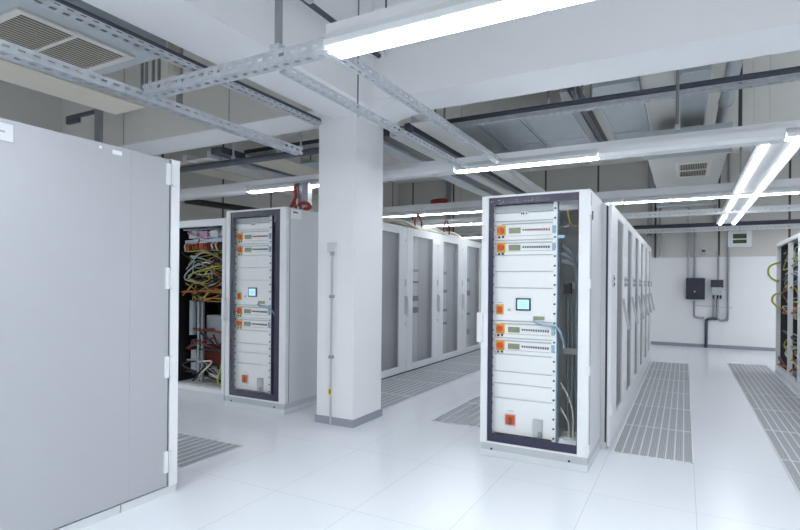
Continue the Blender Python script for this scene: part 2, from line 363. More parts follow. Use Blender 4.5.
# twin lamps running away on the right
for i, (a, b) in enumerate(((5.45, 6.85), (6.86, 8.22), (8.50, 9.93), (10.14, 12.1))):
    t = thing('hanging_twin_lamp', ('nearest twin-tube lamp running towards the back wall', 'second twin-tube lamp running towards the back wall', 'third twin-tube lamp, just behind the third lamp row', 'farthest twin-tube lamp running to the back wall')[i], 'ceiling lamp', (.715, (a + b) / 2, ZL), 'twin lamps at right')
    z = ZL + (.0 if 1 else 0)
    obj('body', MB().box(.54, .89, a, b, z + .03, z + .07), 'cab2', t)
    obj('suspension_wire', MB().tube([(.71, (a + b) / 2, z + .07), (.71, (a + b) / 2, ZS)], .0018, 5), 'cab', t)
    for x0 in (.575, .80):
        obj('diffuser', MB().prism([(x0, z + .03), (x0 + .012, z), (x0 + .05, z), (x0 + .062, z + .03)], 1, a + .01, b - .01), 'lamp2', t)
for j, y in enumerate((-.7, -2.9, .78)): trunk(y, -5.2, 3.8, ('trunking of the unseen fill lamp row just behind the viewer', 'trunking of the unseen fill lamp row farther behind the viewer', 'trunking of the unseen fill lamp row above the viewer')[j])  # trunking for the added lamp rows out of view
trunk(9.85, -5.3, -3.1, 'white trunking of the fourth lamp row', z0=2.672, z1=2.72); trunk(12.75, -5.5, -1.5, 'white trunking of the farthest lamp row', z0=2.672, z1=2.72)
# unseen lamp rows added for fill light, behind and above the viewer
for j, y in enumerate((-.7, -2.9, .78)):
    for i in range(5 if j < 2 else 2):
        lamp(0, -5.0 + i * 1.9, -5.0 + i * 1.9 + 1.45, y - .07, y + .07, ZL, ('unseen fill lamp in the row just behind the viewer', 'unseen fill lamp in the row farther behind the viewer', 'unseen fill lamp in the row above the viewer')[j], group='added fill lamps out of view, row %s' % ('behind', 'far behind', 'overhead')[j])

for j, y in enumerate((11.4, 12.9)):  # unseen rows added to brighten the back of the room
    trunk(y, 2.3, 5.6, ('trunking of an unseen fill lamp row beyond the right edge', 'trunking of the last unseen fill lamp row beyond the right edge')[j])
    for i in range(2):
        lamp(0, 2.4 + i * 1.6, 2.4 + i * 1.6 + 1.45, y - .07, y + .07, ZL, ('unseen fill lamp beyond the right edge over the open racks', 'unseen fill lamp beyond the right edge by the back wall')[j], group='added fill lamps beyond the right edge, row %s' % ('near', 'far')[j])

# ------------------------------------------------------------------ ceiling ducts, boards, trays
def vent(parent, x0, x1, y0, y1, z, split='y', fr=.045, slats=14):
    """louvred vent in the underside at height z (parts of parent)"""
    v = obj('vent_frame', MB().frame('z', (x0, y0), (x1, y1), (x0 + fr, y0 + fr), (x1 - fr, y1 - fr), z - .018, z - .001), 'ventframe', parent)
    mb = MB().box(x0 + fr, x1 - fr, y0 + fr, y1 - fr, z - .004, z - .001); obj('vent_void', mb, 'ventdark', v)
    s = MB()
    if split == 'y':
        ym = (y0 + y1) / 2 - .01; s2 = MB().box(x0 + fr, x1 - fr, ym - .012, ym + .012, z - .016, z - .004)
        for i in range(slats):
            xx = x0 + fr + (i + .5) * (x1 - x0 - 2 * fr) / slats
            s.prism([(xx - .007, z - .012), (xx + .005, z - .010), (xx + .005, z - .007), (xx - .007, z - .009)], 1, y0 + fr, y1 - fr)
    else:
        ym = (y0 + y1) / 2; s2 = MB().box(x0 + fr, x1 - fr, ym - .03, ym + .03, z - .016, z - .004)
        for i in range(slats):
            xx = x0 + fr + (i + .5) * (x1 - x0 - 2 * fr) / slats
            s.box(xx - .0035, xx + .0035, y0 + fr, y1 - fr, z - .012, z - .004)
    obj('louvre', s, 'ventslat', v); obj('centre_bar', s2, 'ventframe', v)
t = thing('hanging_duct', 'grey ceiling duct with a large louvred vent at upper left', 'air duct', (-4.0, 1.5, 3.1), 'ceiling air ducts')
obj('casing', MB().box(-4.62, -3.46, .2, 2.66, 3.1, 3.5), 'galvduct', t); vent(t, -4.38, -3.66, 1.75, 2.55, 3.1, 'y', .045, 17)
t = thing('hanging_duct', 'pale hanging duct with a small two-row vent at right', 'air duct', (0, 9, 3.0), 'ceiling air ducts')
obj('casing', MB().box(-.42, .44, 7.3, 11.6, 3.0, 3.32), 'wboard', t); vent(t, -.12, .30, 7.75, 8.75, 3.0, 'x', .05, 16)
obj('end_flange', MB().box(-.5, .52, 11.5, 11.75, 2.96, 3.04), 'galvduct', t); obj('end_flange', MB().box(-.46, .48, 7.28, 7.33, 2.985, 3.33), 'galvduct', t)
for i, (x0, x1, y0, y1, mtl, lb) in enumerate(((-2.95, -2.42, 6.6, 8.3, 'galvduct', 'leftmost flat grey duct panel behind the cross beam'), (-2.40, -1.86, 6.6, 8.3, 'galvduct', 'second flat grey duct panel from left behind the cross beam'),
        (-1.84, -1.22, 6.6, 8.3, 'galvduct', 'flat grey duct panel just left of the dark channel pair'), (-.90, -.43, 5.9, 8.3, 'galvduct', 'flat grey duct panel just right of the dark channel pair'),
        (-.40, -.11, 5.4, 8.4, 'wboard', 'white ceiling board between two grey duct panels'), (-.06, .21, 5.9, 8.4, 'galvduct', 'narrow grey duct panel left of the fat round pipe'))):
    t = thing('hanging_duct', lb, 'air duct', ((x0 + x1) / 2, (y0 + y1) / 2, 3.5), 'flat duct panels under the rear ceiling')
    obj('casing', MB().box(x0, x1, y0, y1, 3.50, 3.56), mtl, t)
    if mtl == 'galvduct': obj('flange', MB().box(x0, x0 + .025, y0, y1, 3.485, 3.5).box(x1 - .025, x1, y0, y1, 3.485, 3.5).box(x0 + .025, x1 - .025, y1 - .5, y1 - .47, 3.485, 3.5), 'galv', t)
solo('hanging_duct', MB().box(-3.0, -1.2, 8.45, 9.6, 3.52, 3.58), 'wboard', 'pale duct end behind the flat grey duct panels', 'air duct', 'ceiling air ducts')
for i, (x0, x1, m_) in enumerate(((-1.19, -1.10, 'steel'), (-1.08, -1.02, 'darksteel'))):
    solo('hanging_channel', MB().box(x0, x1, 5.72, 8.7, 3.44, 3.56), m_, ('grey channel running back behind the three close rods', 'dark channel running back behind the three close rods')[i], 'steel channel', 'deep channels behind the close rods')
t = thing('hanging_round_duct', 'fat round grey pipe running back under the rear ceiling', 'pipe', (.42, 7, 3.62))
obj('tube', MB().tube([(.42, 4.72, 3.62), (.42, 9.6, 3.62)], .07, 16), 'galvduct', t)
for yy in (5.15, 7.4): obj('collar', MB().tube([(.42, yy, 3.62), (.42, yy + .07, 3.62)], .08, 16), 'galv', t)
rod(.55, 7.2, 3.1, ZS, .02, 'dark post right of the fat round pipe', 'darksteel')
# boards at upper left
solo('hanging_board', MB().box(-5.13, -4.66, .2, 3.36, 3.1, 3.16), 'beige', 'long beige board beyond the big vent at upper left', 'ceiling board', 'ceiling boards at left')
# trays at left above the glass cabinet
def tray(x0, x1, y0, y1, z, m, label, h=.09, y_side='white'):
    t = thing('hanging_cable_tray', label, 'cable tray', ((x0 + x1) / 2, (y0 + y1) / 2, z), 'cable trays running front to back')
    obj('tray_bottom', MB().box(x0, x1, y0, y1, z, z + .006), m, t)
    obj('side_rail', MB().box(x0, x0 + .006, y0, y1, z + .006, z + h), y_side, t); obj('side_rail', MB().box(x1 - .006, x1, y0, y1, z + .006, z + h), y_side, t)
    return t
tray(-6.25, -5.82, 4.75, 8.0, 2.98, 'beige', 'beige-bottomed cable tray farthest left above the open cabinet')
tray(-5.76, -5.36, 4.75, 8.0, 2.98, 'wboard', 'grey cable tray second from left above the left cabinets')
solo('hanging_channel', MB().box(-5.30, -5.12, 4.75, 8.0, 3.02, 3.10), 'darksteel', 'black flat duct between the grey and beige trays at left', 'steel channel')
tray(-5.06, -4.52, 5.1, 7.5, 2.98, 'beige', 'beige-bottomed cable tray just left of the pillar')
tray(-4.40, -3.95, 5.4, 7.0, 2.94, 'galvduct', 'grey steel tray hidden partly behind the pillar', y_side='galvduct')
solo('hanging_pipe', MB().tube([(-7.5, 4.92, 2.93), (-3.3, 4.92, 2.93)], .04, 10), 'darksteel', 'dark cross pipe under the beam left of the pillar', 'pipe', 'dark ceiling pipes')
for i, (x, y) in enumerate(((-5.33, 4.92), (-5.09, 4.92), (-4.0, 4.92))):
    rod(x, y, 2.972, (3.10 if False else ZS), .012, ('left', 'middle', 'right')[i] + ' hanger rod of the dark cross pipe left of the pillar', 'galv')
solo('hanging_pipe', MB().tube([(-6.62, 5.46, 2.62), (-6.45, 6.6, 2.62), (-6.4, 8.2, 2.62)], .05, 8), 'blackc', 'fat black pipe low over the open cabinet at left', 'pipe', 'dark ceiling pipes')
solo('hanging_board', MB().box(-6.0, -5.5, 6.4, 8.2, 2.52, 2.55), 'beige', 'beige board low behind the open cabinet at left', 'ceiling board', 'ceiling boards at left')
# trays right of the pillar
tray(-3.22, -3.0, 4.95, 12.4, 2.98, 'galvduct', 'pale blue steel tray just right of the pillar', y_side='galv')
solo('hanging_channel', MB().box(-2.97, -2.84, 4.95, 12.4, 3.0, 3.08), 'darksteel', 'black flat duct right of the pale blue tray', 'steel channel')
tray(-2.81, -2.66, 4.95, 12.4, 2.98, 'wboard', 'narrow pale tray between two dark ducts right of the pillar')
solo('hanging_channel', MB().box(-2.63, -2.52, 4.95, 12.4, 3.0, 3.10), 'darksteel', 'second black flat duct right of the pillar', 'steel channel')
tray(-2.46, -2.24, 4.75, 12.4, 3.02, 'wboard', 'wide white cable tray right of the pillar')
# cables lying in those trays
for i, (x, z, m_) in enumerate(((-3.15, 3.01, 'blackc'), (-3.08, 3.01, 'greyc'), (-2.40, 3.05, 'blackc'), (-2.30, 3.05, 'greyc'))):
    pts = [(x + .015 * math.sin(k * 1.7 + i), 4.98 + k * .9, z + .012) for k in range(8)]
    solo('tray_cable', MB().tube(bez(pts, 4), .02, 6), m_, ('black cable in the pale blue tray', 'grey cable in the pale blue tray', 'black cable in the wide white tray', 'grey cable in the wide white tray')[i], 'cable', 'cables lying in the trays')

# ------------------------------------------------------------------ glass door cabinets
def glass_cabinet(X0, Y0, sx, sz, D, label, right_dark, tagside):
    W, H = .845 * sx, 2.12 * sz
    t = thing('server_cabinet', label, 'cabinet', (X0 + W / 2, Y0 + D / 2, 0), 'glass-door cabinets')
    X = lambda x: X0 + x * sx
    Z = lambda z: z * sz
    def P(name, mb, m, par=None, bev=0, label=None): return obj(name, mb, m, par or t, bev=bev, label=label)
    def B(x0, x1, y0, y1, z0, z1, mb=None): return (mb or MB()).box(X(x0), X(x1), Y0 + y0, Y0 + y1, Z(z0), Z(z1))
    pl = P('plinth', B(0, .845, 0, D, 0, .055), 'plinthlt', bev=.004)
    P('base_rail', B(.003, .842, .004, D - .004, .055, .11), 'plinth', pl)
    for x in (.10, .71):
        P('bolt', MB().tube([(X(x), Y0 + .002, Z(.068)), (X(x), Y0 - .004, Z(.068))], .009, 10), 'dark', pl)
    P('side_panel', B(0, .02, .03, D, .11, 2.12), 'cab', bev=.003)
    sp_ = P('side_panel', B(.825, .845, .03, D, .11, 2.12), 'cab', bev=.003)
    P('side_seam', B(.8445, .8465, .062, .068, .12, 2.10), 'gap', sp_)
    if not tagside: P('lock', B(.845, .852, .10, .115, 1.90, 1.965), 'gap', sp_)
    P('back_panel', B(.02, .825, D - .02, D, .11, 2.12), 'cab')
    P('top_panel', B(.02, .825, .03, D - .02, 2.095, 2.12), 'cab')
    P('bottom_tray', B(.02, .825, .05, D - .02, .11, .15), 'panelw')
    P('cable_tray_floor', B(.605, .82, .12, D - .04, .15, .19), 'panelw')
    P('added_backing_plate', B(.088, .562, .0895, .094, .19, 2.04), 'plinthlt')  # plate added behind the panels so their seams look lighter
    # door
    dr = P('door', MB().frame('y', (X(0), Z(.11)), (X(.845), Z(2.12)), (X(.058), Z(.125)), (X(.765), Z(2.103)), Y0, Y0 + .028), 'white', bev=.004)
    P('printed_border', MB().frame('y', (X(.058), Z(.125)), (X(.765), Z(2.103)), (X(.098), Z(.19)), (X(.765 - (.075 if right_dark else .006)), Z(2.045)), Y0 + .012, Y0 + .016), 'navy', dr, label='dark navy printed border of the glass door')
    P('glass', B(.058, .765, .006, .011, .125, 2.103), 'glass', dr, label='clear glass')
    P('handle', B(-.022, .022, -.04, .004, .93, 1.17), 'white', dr, bev=.004)
    for z in (1.96, 1.41, .76, .17):
        P('hinge', B(.826, .853, -.006, .03, z - .035, z + .035), 'white', dr, bev=.003)
    # rack rails with mounting holes
    for x0, x1 in ((.068, .088), (.562, .590)):
        rl = P('rack_rail', B(x0, x1, .074, .125, .15, 2.09), 'panelw')
        hb = MB(); z = .20
        while z < 2.05:
            xx = (x0 + x1) / 2
            hb.tube([(X(xx), Y0 + .0745, Z(z)), (X(xx), Y0 + .070, Z(z))], .0085, 6); z += .075
        o_ = P('mounting_screw', hb, 'gap', rl)
    P('rail_edge', B(.590, .595, .08, .16, .15, 2.05), 'bluec' if not right_dark else 'navy')
    P('top_filler', B(.60, .80, .10, .12, 1.985, 2.09), 'cab2')
    yp = .075
    def panel(z0, z1, name='blank_panel', m='panelw'):
        return P(name, B(.088, .562, yp, yp + .012, z0 + .002, z1 - .002), m, bev=.0015)
    top = panel(1.98, 2.045, m='plinth'); lp = panel(1.915, 1.98)  # topmost panel greyed to paint in the shade under the cabinet top
    lb = P('label_plate', MB().prism([(X(.285 + .045 + .045 * math.cos(a * math.pi / 6)), Z(1.972 + .016 * math.sin(a * math.pi / 6))) for a in range(12)], 1, Y0 + yp - .003, Y0 + yp), 'paper', lp)
    mk = MB()
    for x0, x1 in ((.306, .316), (.321, .331), (.347, .354)): B(x0, x1, yp - .0045, yp - .003, 1.964, 1.980, mk)
    P('label_mark', mk, 'ink', lb) if False else obj('label_mark', mk, 'ink', lp)
    def module(z0, z1, lcd):
        p = panel(z0, z1, 'switch_module'); h = z1 - z0; zc = (z0 + z1) / 2
        P('cover_edge', B(.15, .555, yp - .006, yp, z1 - .026, z1 - .016).box(X(.20), X(.545), Y0 + yp - .004, Y0 + yp, Z(z0 + .030), Z(z0 + .034)), 'plinth', p)
        P('switch_plate', B(.108, .180, yp - .008, yp, zc - .036, zc + .044), 'sw_yel', p, bev=.003)
        P('rotary_knob', MB().tube([(X(.144), Y0 + yp - .008, Z(zc + .004)), (X(.144), Y0 + yp - .028, Z(zc + .004))], .026, 14).box(X(.138), X(.150), Y0 + yp - .036, Y0 + yp - .028, Z(zc - .018), Z(zc + .026)), 'sw_red', p)
        P('indicator', B(.118, .134, yp - .004, yp, zc - .058, zc - .042).box(X(.150), X(.166), Y0 + yp - .004, Y0 + yp, Z(zc - .056), Z(zc - .040)), 'dark', p)
        P('display', B(.208, .302, yp - .005, yp, zc - .022, zc + .022), 'lcd', p)
        dots = MB()
        for i in range(12): B(.320 + i * .0185, .331 + i * .0185, yp - .004, yp, zc - .004 - .0005 * i, zc + .010, dots)
        P('label_strip', dots, 'ink' if lcd else 'sw_brown', p)
        # looped wires at the left edge
        P('wire', MB().tube(bez([(X(.10), Y0 + yp - .005, Z(z1 - .02)), (X(.072), Y0 + yp - .012, Z(zc + .02)), (X(.075), Y0 + yp - .012, Z(zc - .03)), (X(.112), Y0 + yp - .006, Z(zc - .055))], 5), .0022, 5), 'steel', p)
        P('module_clip', B(.556, .58, yp - .012, yp, zc - .03, zc + .03), 'bluec', p)
    module(1.762, 1.912, False); module(1.640, 1.758, True)
    panel(1.508, 1.638); panel(1.374, 1.506)
    p = panel(1.106, 1.372, 'control_panel')
    P('screen_bezel', B(.272, .392, yp - .012, yp, 1.192, 1.292), 'navy', p, bev=.003)
    P('screen', B(.285, .379, yp - .0135, yp - .012, 1.205, 1.280), 'screen', p)
    gr = MB()
    for i in range(3): B(.300, .36, yp - .0145, yp - .0135, 1.222 + .016 * i, 1.226 + .016 * i, gr)
    P('screen_graphic', gr, 'bluec', p)
    P('switch_plate', B(.108, .170, yp - .008, yp, 1.155, 1.238), 'sw_yel', p, bev=.003)
    P('rocker', B(.120, .158, yp - .018, yp - .008, 1.170, 1.222), 'sw_red', p, bev=.004)
    P('key_switch', B(.205, .225, yp - .006, yp, 1.185, 1.205).box(X(.12), X(.16), Y0 + yp - .003, Y0 + yp, Z(1.250), Z(1.256)), 'cab2', p)
    P('port_strip', B(.412, .50, yp - .008, yp, 1.122, 1.150), 'lcd', p)
    P('data_cable', MB().tube(bez([(X(.415), Y0 + yp - .012, Z(1.115)), (X(.47), Y0 + yp - .03, Z(1.092)), (X(.54), Y0 + yp - .03, Z(1.085)), (X(.60), Y0 + yp - .02, Z(1.07)), (X(.63), Y0 + yp + .02, Z(1.0)), (X(.635), Y0 + yp + .1, Z(.9))], 6), .010, 7), 'bluec', p)
    module(.968, 1.102, True); module(.836, .964, True)
    panel(.692, .832); panel(.594, .690); panel(.474, .592)
    p = panel(.185, .472, 'breaker_panel')
    P('breaker_plate', B(.188, .278, yp - .008, yp, .255, .352), 'cab', p)
    P('breaker_switch', B(.198, .272, yp - .022, yp - .008, .268, .345), 'sw_red', p, bev=.004)
    P('rocker', B(.222, .250, yp - .03, yp - .022, .268, .330), 'sw_brown', p, bev=.004)
    sk = P('socket_box', B(.425, .495, yp - .03, yp, .20, .335), 'plinth', p, bev=.004)
    P('socket_face', B(.462, .495, yp - .034, yp - .03, .20, .245), 'interior', p)
    P('name_strip', B(.21, .26, yp - .002, yp, .372, .378), 'cab2', p)
    # right compartment: conduits on the back, cross bars, cables
    if not right_dark:
        for i, x in enumerate((.62, .655, .69, .725, .76)):
            P('riser_pipe', MB().tube([(X(x), Y0 + .40, Z(.15)), (X(x), Y0 + .40, Z(1.35 + .03 * i))], .014, 8), 'greyc')
        for z in (1.37, .83): P('cross_bar', B(.60, .80, .36, .385, z, z + .05), 'cab2'); 
        P('terminal_block', B(.60, .655, .30, .36, 1.33, 1.42), 'ink')
        for i in range(3):
            P('duct_hose', MB().tube(bez([(X(.60), Y0 + .2, Z(1.72 - .06 * i)), (X(.66 + .015 * i), Y0 + .24, Z(1.66 - .05 * i)), (X(.70 + .02 * i), Y0 + .30, Z(1.48)), (X(.70 + .02 * i), Y0 + .33, Z(1.2)), (X(.70 + .02 * i), Y0 + .33, Z(.9))], 6), .014, 8), 'greyc')
        P('earth_wire', MB().tube(bez([(X(.67), Y0 + .09, Z(1.99)), (X(.675), Y0 + .09, Z(1.92)), (X(.71), Y0 + .09, Z(1.86)), (X(.79), Y0 + .10, Z(1.845))], 6), .005, 6), 'yellow')
        P('tag_strip', B(.57, .645, .082, .088, 1.765, 1.79), 'tagblue')
        for i in range(2):
            P('loose_cable', MB().tube(bez([(X(.60), Y0 + .2, Z(.62 - .2 * i)), (X(.66), Y0 + .2, Z(.52 - .2 * i)), (X(.70 - .03 * i), Y0 + .2, Z(.38 - .12 * i)), (X(.70 - .03 * i), Y0 + .2, Z(.18))], 6), .007, 6), 'cream')
    if tagside:
        lp = P('name_label', B(.8452, .847, .07, .25, 2.01, 2.105), 'paper', sp_)
        P('label_mark', B(.847, .8475, .11, .19, 2.07, 2.085), 'ink', sp_)
    return t
glass_cabinet(-1.468, 4.125, 1.0, 1.0, .64, 'tall glass-door cabinet standing nearest at centre right, dark navy door border', False, False)
glass_cabinet(-4.57, 4.32, 1.03, 1.038, .64, 'glass-door cabinet left of the pillar beside the open wired cabinet', True, True)

# ------------------------------------------------------------------ big closed cabinet at left
t = thing('closed_cabinet', 'big plain light grey cabinet filling the left foreground', 'cabinet', (-3.4, 1.3, 0))
xf = -2.975
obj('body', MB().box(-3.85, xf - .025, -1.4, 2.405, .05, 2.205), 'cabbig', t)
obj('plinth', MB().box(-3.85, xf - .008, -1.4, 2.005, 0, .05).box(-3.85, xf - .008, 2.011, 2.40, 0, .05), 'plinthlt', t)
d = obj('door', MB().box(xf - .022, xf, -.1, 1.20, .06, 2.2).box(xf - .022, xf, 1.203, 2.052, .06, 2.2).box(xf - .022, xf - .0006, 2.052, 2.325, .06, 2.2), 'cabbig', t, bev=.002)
obj('door_post', MB().box(xf - .025, xf, 2.34, 2.405, .05, 2.205), 'white', t, bev=.003)
obj('door_gap', MB().box(xf - .0245, xf - .012, 2.326, 2.339, .06, 2.2), 'gap', t)
for z in (2.10, 1.42, .84, .22):
    obj('hinge', MB().box(xf - .001, xf + .012, 2.295, 2.325, z - .07, z + .07).box(xf - .001, xf + .012, 2.342, 2.372, z - .07, z + .07).tube([(xf + .012, 2.333, z - .06), (xf + .012, 2.333, z + .06)], .006, 8), 'white', t, bev=.002)
lb = obj('name_label', MB().box(xf, xf + .003, 1.15, 1.408, 2.09, 2.178), 'cab', t, label='pale paper name label')
obj('label_border', MB().frame('x', (1.147, 2.087), (1.411, 2.181), (1.15, 2.09), (1.408, 2.178), xf, xf + .0035), 'base', lb)
obj('label_mark', MB().box(xf + .003, xf + .0038, 1.20, 1.37, 2.130, 2.140), 'base', lb)
obj('sticker', MB().box(xf, xf + .002, 1.85, 1.865, 2.165, 2.18).box(xf, xf + .002, 1.93, 1.99, 2.15, 2.175), 'paper', t)

# ------------------------------------------------------------------ open wired cabinet behind it
def cable_path(x0, x1, y0, y1, z0, z1, n=5):
    a = Vector((random.uniform(x0, x1), random.uniform(y0, y1), random.uniform(z0, z1))); pts = [a]
    for _ in range(n - 1):
        pts.append(Vector((random.uniform(x0, x1), random.uniform(y0, y1), min(z1, max(z0, pts[-1].z + random.uniform(-.22, .22))))))
    return bez(pts, 6)
X0, X1, Yf, H, D = -5.74, -4.79, 4.52, 2.16, .75
t = thing('open_cabinet', 'open frame cabinet crammed with coloured wiring, left of the glass-door cabinet', 'cabinet', ((X0 + X1) / 2, Yf + D / 2, 0))
obj('frame', MB().frame('y', (X0, .06), (X1, H), (X0 + .05, .115), (X1 - .055, H - .085), Yf, Yf + .05), 'white', t, bev=.004)
obj('plinth', MB().box(X0, X1, Yf, Yf + D, 0, .06), 'plinthlt', t)
obj('side_panel', MB().box(X0, X0 + .02, Yf + .05, Yf + D, .06, H), 'dark', t); obj('side_panel', MB().box(X1 - .02, X1, Yf + .05, Yf + D, .06, H), 'dark', t)
obj('back_panel', MB().box(X0 + .02, X1 - .02, Yf + D - .02, Yf + D, .06, H), 'dark', t)
obj('top_panel', MB().box(X0 + .02, X1 - .02, Yf + .05, Yf + D - .02, H - .02, H), 'white', t)
obj('bottom_tray', MB().box(X0 + .02, X1 - .02, Yf + .05, Yf + D - .02, .06, .12), 'plinthlt', t)
xi0, xi1 = X0 + .08, X1 - .08
obj('busbar', MB().box(xi0, xi1, Yf + .18, Yf + .20, 1.81, 1.86), 'sw_brown', t, label='red-brown terminal bar')
for i in range(26):
    xx = xi0 + .02 + i * .03
    obj('terminal_wire', MB().tube(bez([(xx, Yf + .17, 1.90), (xx + random.uniform(-.02, .02), Yf + .13, 1.86), (xx + random.uniform(-.03, .03), Yf + .15, 1.79)], 4), .011, 6), random.choice(['orange', 'orange', 'darkred', 'darkred', 'sw_red', 'cream', 'blackc']), t)
obj('terminal_row', MB().box(xi0, xi1, Yf + .14, Yf + .19, 1.895, 1.93), 'bluec', t)
for i in range(4): obj('module', MB().box(xi0 + .06 + i * .19, xi0 + .20 + i * .19, Yf + .15, Yf + .25, 1.95 + .01 * (i % 2), 2.04), ('cab2', 'pinkc', 'cab', 'cab2')[i], t)
obj('equipment_box', MB().box(xi0 + .34, xi0 + .66, Yf + .2, Yf + .42, .62, .98), 'interior', t)
obj('grey_tube', MB().tube([(xi0 + .10, Yf + .2, .72), (xi0 + .10, Yf + .2, 1.16)], .05, 12), 'greyc', t)
for x in (.24, .31): obj('upright', MB().box(xi0 + x, xi0 + x + .03, Yf + .14, Yf + .17, .14, 1.2), 'greyc' if x < .3 else 'interior', t)
obj('red_unit', MB().box(xi0 + .22, xi0 + .58, Yf + .25, Yf + .4, .35, .62), 'darkred', t)
obj('white_bottle', MB().tube([(xi1 - .10, Yf + .2, .40), (xi1 - .10, Yf + .2, .62)], .06, 12), 'cab', t)
obj('white_unit', MB().box(xi0, xi0 + .1, Yf + .25, Yf + .35, .25, .62), 'cab', t)
cols = ['yellow'] * 7 + ['ygreen'] * 4 + ['cream'] * 2 + ['orange'] * 2 + ['greyc'] * 4 + ['blackc'] * 14
for i, c in enumerate(cols):
    lo, hi = (1.16, 1.8)
    obj('cable', MB().tube(cable_path(xi0, xi1, Yf + .08, Yf + .3, lo, hi, 5), random.uniform(.006, .011), 6), c, t)
for i in range(8): obj('cable', MB().tube(cable_path(xi0, xi1, Yf + .1, Yf + .3, 1.9, 2.06, 4), .012, 6), ('cab', 'greyc', 'pinkc', 'bluec')[i % 4], t)
for i in range(6): obj('cable', MB().tube(cable_path(xi0, xi1, Yf + .1, Yf + .25, .55, .80, 4), .013, 6), ('darkred', 'darkred', 'blackc')[i % 3], t)
for i in range(8): obj('cable', MB().tube(cable_path(xi0, xi1, Yf + .1, Yf + .3, .14, .40, 4), .012, 6), ('blackc', 'cream', 'blackc', 'greyc')[i % 4], t)
obj('cable', MB().tube(bez([(xi1 - .05, Yf + .09, .42), (xi1 - .08, Yf + .08, .30), (xi1 - .11, Yf + .08, .18), (xi1 - .05, Yf + .1, .14)], 6), .014, 7), 'ygreen', t)
obj('cable_bar', MB().tube([(xi0, Yf + .1, 1.27), (xi1, Yf + .1, 1.30)], .014, 7), 'orange', t)

# ------------------------------------------------------------------ mesh-door cabinets (left row)
def mesh_cabinet(Y0, Y1, xf, depth, H, w0, w1, z0, z1, label, group, seed, pm='gap'):
    random.seed(seed)
    t = thing('server_cabinet', label, 'cabinet', (xf - depth / 2, (Y0 + Y1) / 2, 0), group)
    b = MB().box(xf - depth, xf - .045, Y0 + .002, Y0 + .022, .06, H).box(xf - depth, xf - .045, Y1 - .022, Y1 - .002, .06, H)
    b.box(xf - depth, xf - depth + .02, Y0 + .022, Y1 - .022, .06, H).box(xf - depth + .02, xf - .045, Y0 + .022, Y1 - .022, H - .03, H)
    obj('body', b, 'cab', t); obj('plinth', MB().box(xf - depth, xf - .032, Y0 + .002, Y1 - .002, 0, .06), pm, t)
    obj('door_gap_shade', MB().frame('x', (Y0 + .010, .03), (Y1 - .010, H - .01), (Y0 + .05, .1), (Y1 - .05, H - .06), xf - .044, xf - .029), 'gap', t)  # dark frame painting in the shade of the gap behind the door
    dr = obj('door', MB().frame('x', (Y0 + .006, .025), (Y1 - .006, H), (w0, z0), (w1, z1), xf - .028, xf), 'white', t, bev=.004)
    obj('mesh_panel', MB().box(xf - .016, xf - .010, w0, w1, z0, z1), 'mesh', dr, label='grey perforated mesh panel')
    # equipment behind the mesh
    xe = xf - .075; split = w0 + (w1 - w0) * .45
    obj('inner_panel', MB().box(xe - .03, xe - .012, w0 - .06, split, .1, H - .1), 'white', t)
    obj('inner_panel', MB().box(xe - .05, xe - .03, split, w1 + .08, .1, H - .1), 'cab2', t)
    z = 1.75
    for k in range(4):
        z -= random.uniform(.15, .42); h = random.uniform(.03, .11)
        obj('equipment', MB().box(xe - .012, xe + .02, w0 - .02, split - .02, z, z + h), random.choice(['gap', 'interior', 'gap']), t)
    return t, dr
Y2 = [(6.10, 7.33), (7.33, 8.545), (8.545, 9.72), (9.72, 10.92)]
od2 = ('first mesh-door cabinet seen right of the pillar', 'second mesh-door cabinet right of the pillar', 'third mesh-door cabinet right of the pillar', 'fourth mesh-door cabinet, partly behind the nearest glass-door cabinet')
for i, (a, b_) in enumerate(Y2):
    t, dr = mesh_cabinet(a, b_, -3.83, 1.0, 2.285, a + .21, b_ - .25, .13, 2.165, od2[i], 'mesh-door cabinets left of the aisle', 30 + i)
    yh = b_ - .055
    obj('handle', MB().box(-3.83, -3.79, yh - .018, yh + .018, .92, 1.21).box(-3.79, -3.775, yh - .012, yh + .012, .90, 1.19), 'cab', dr, bev=.004)
    for (q0, q1) in ((1.36, 1.47), (.74, .79), (2.06, 2.09)): obj('lock_plate', MB().box(-3.83, -3.822, yh - (.012 if q0 == 1.36 else 0), yh + .025, q0, q1), 'plinth', dr)
# right row
random.seed(5)
edges = [4.80, 6.03, 7.05, 8.03, 9.0, 9.95, 10.86]
lab1 = ('first mesh-door cabinet behind the nearest glass-door cabinet', 'second cabinet of the right row from the front', 'third cabinet of the right row from the front', 'fourth cabinet of the right row from the front', 'fifth cabinet of the right row from the front', 'last cabinet of the right row, nearest the back wall')
for i in range(6):
    a, b_ = edges[i], edges[i + 1]
    w0, w1 = (5.26, 5.83) if i == 0 else (a + .24, b_ - .20)
    t, dr = mesh_cabinet(a, b_, -.548, .93, 2.10, w0, w1, .22, 2.02, lab1[i], 'cabinets of the right row', 60 + i, 'plinthlt')
    yh = b_ - .34
    obj('handle', MB().prism([(-.548, 1.27), (-.523, 1.27), (-.471, .97), (-.491, .96)], 1, yh - .028, yh + .028), 'cab2', dr, bev=.003)
    obj('handle_grip', MB().prism([(-.531, 1.20), (-.513, 1.20), (-.467, .965), (-.473, .955)], 1, yh + .029, yh + .036), 'ventdark', dr)
    for yy in (a + .13, b_ - .10):
        obj('lock_plate', MB().box(-.548, -.539, yy - .05, yy + .05, 1.385, 1.49), 'plinth', dr); [obj('lock_cylinder', MB().box(-.539, -.533, yy - .012, yy + .012, q, q + .02), 'gap', dr) for q in (1.40, 1.45)]
    [obj('hinge', MB().box(-.548, -.536, a + .01, a + .03, q, q + .1), 'white', dr) for q in (1.7, .3)]

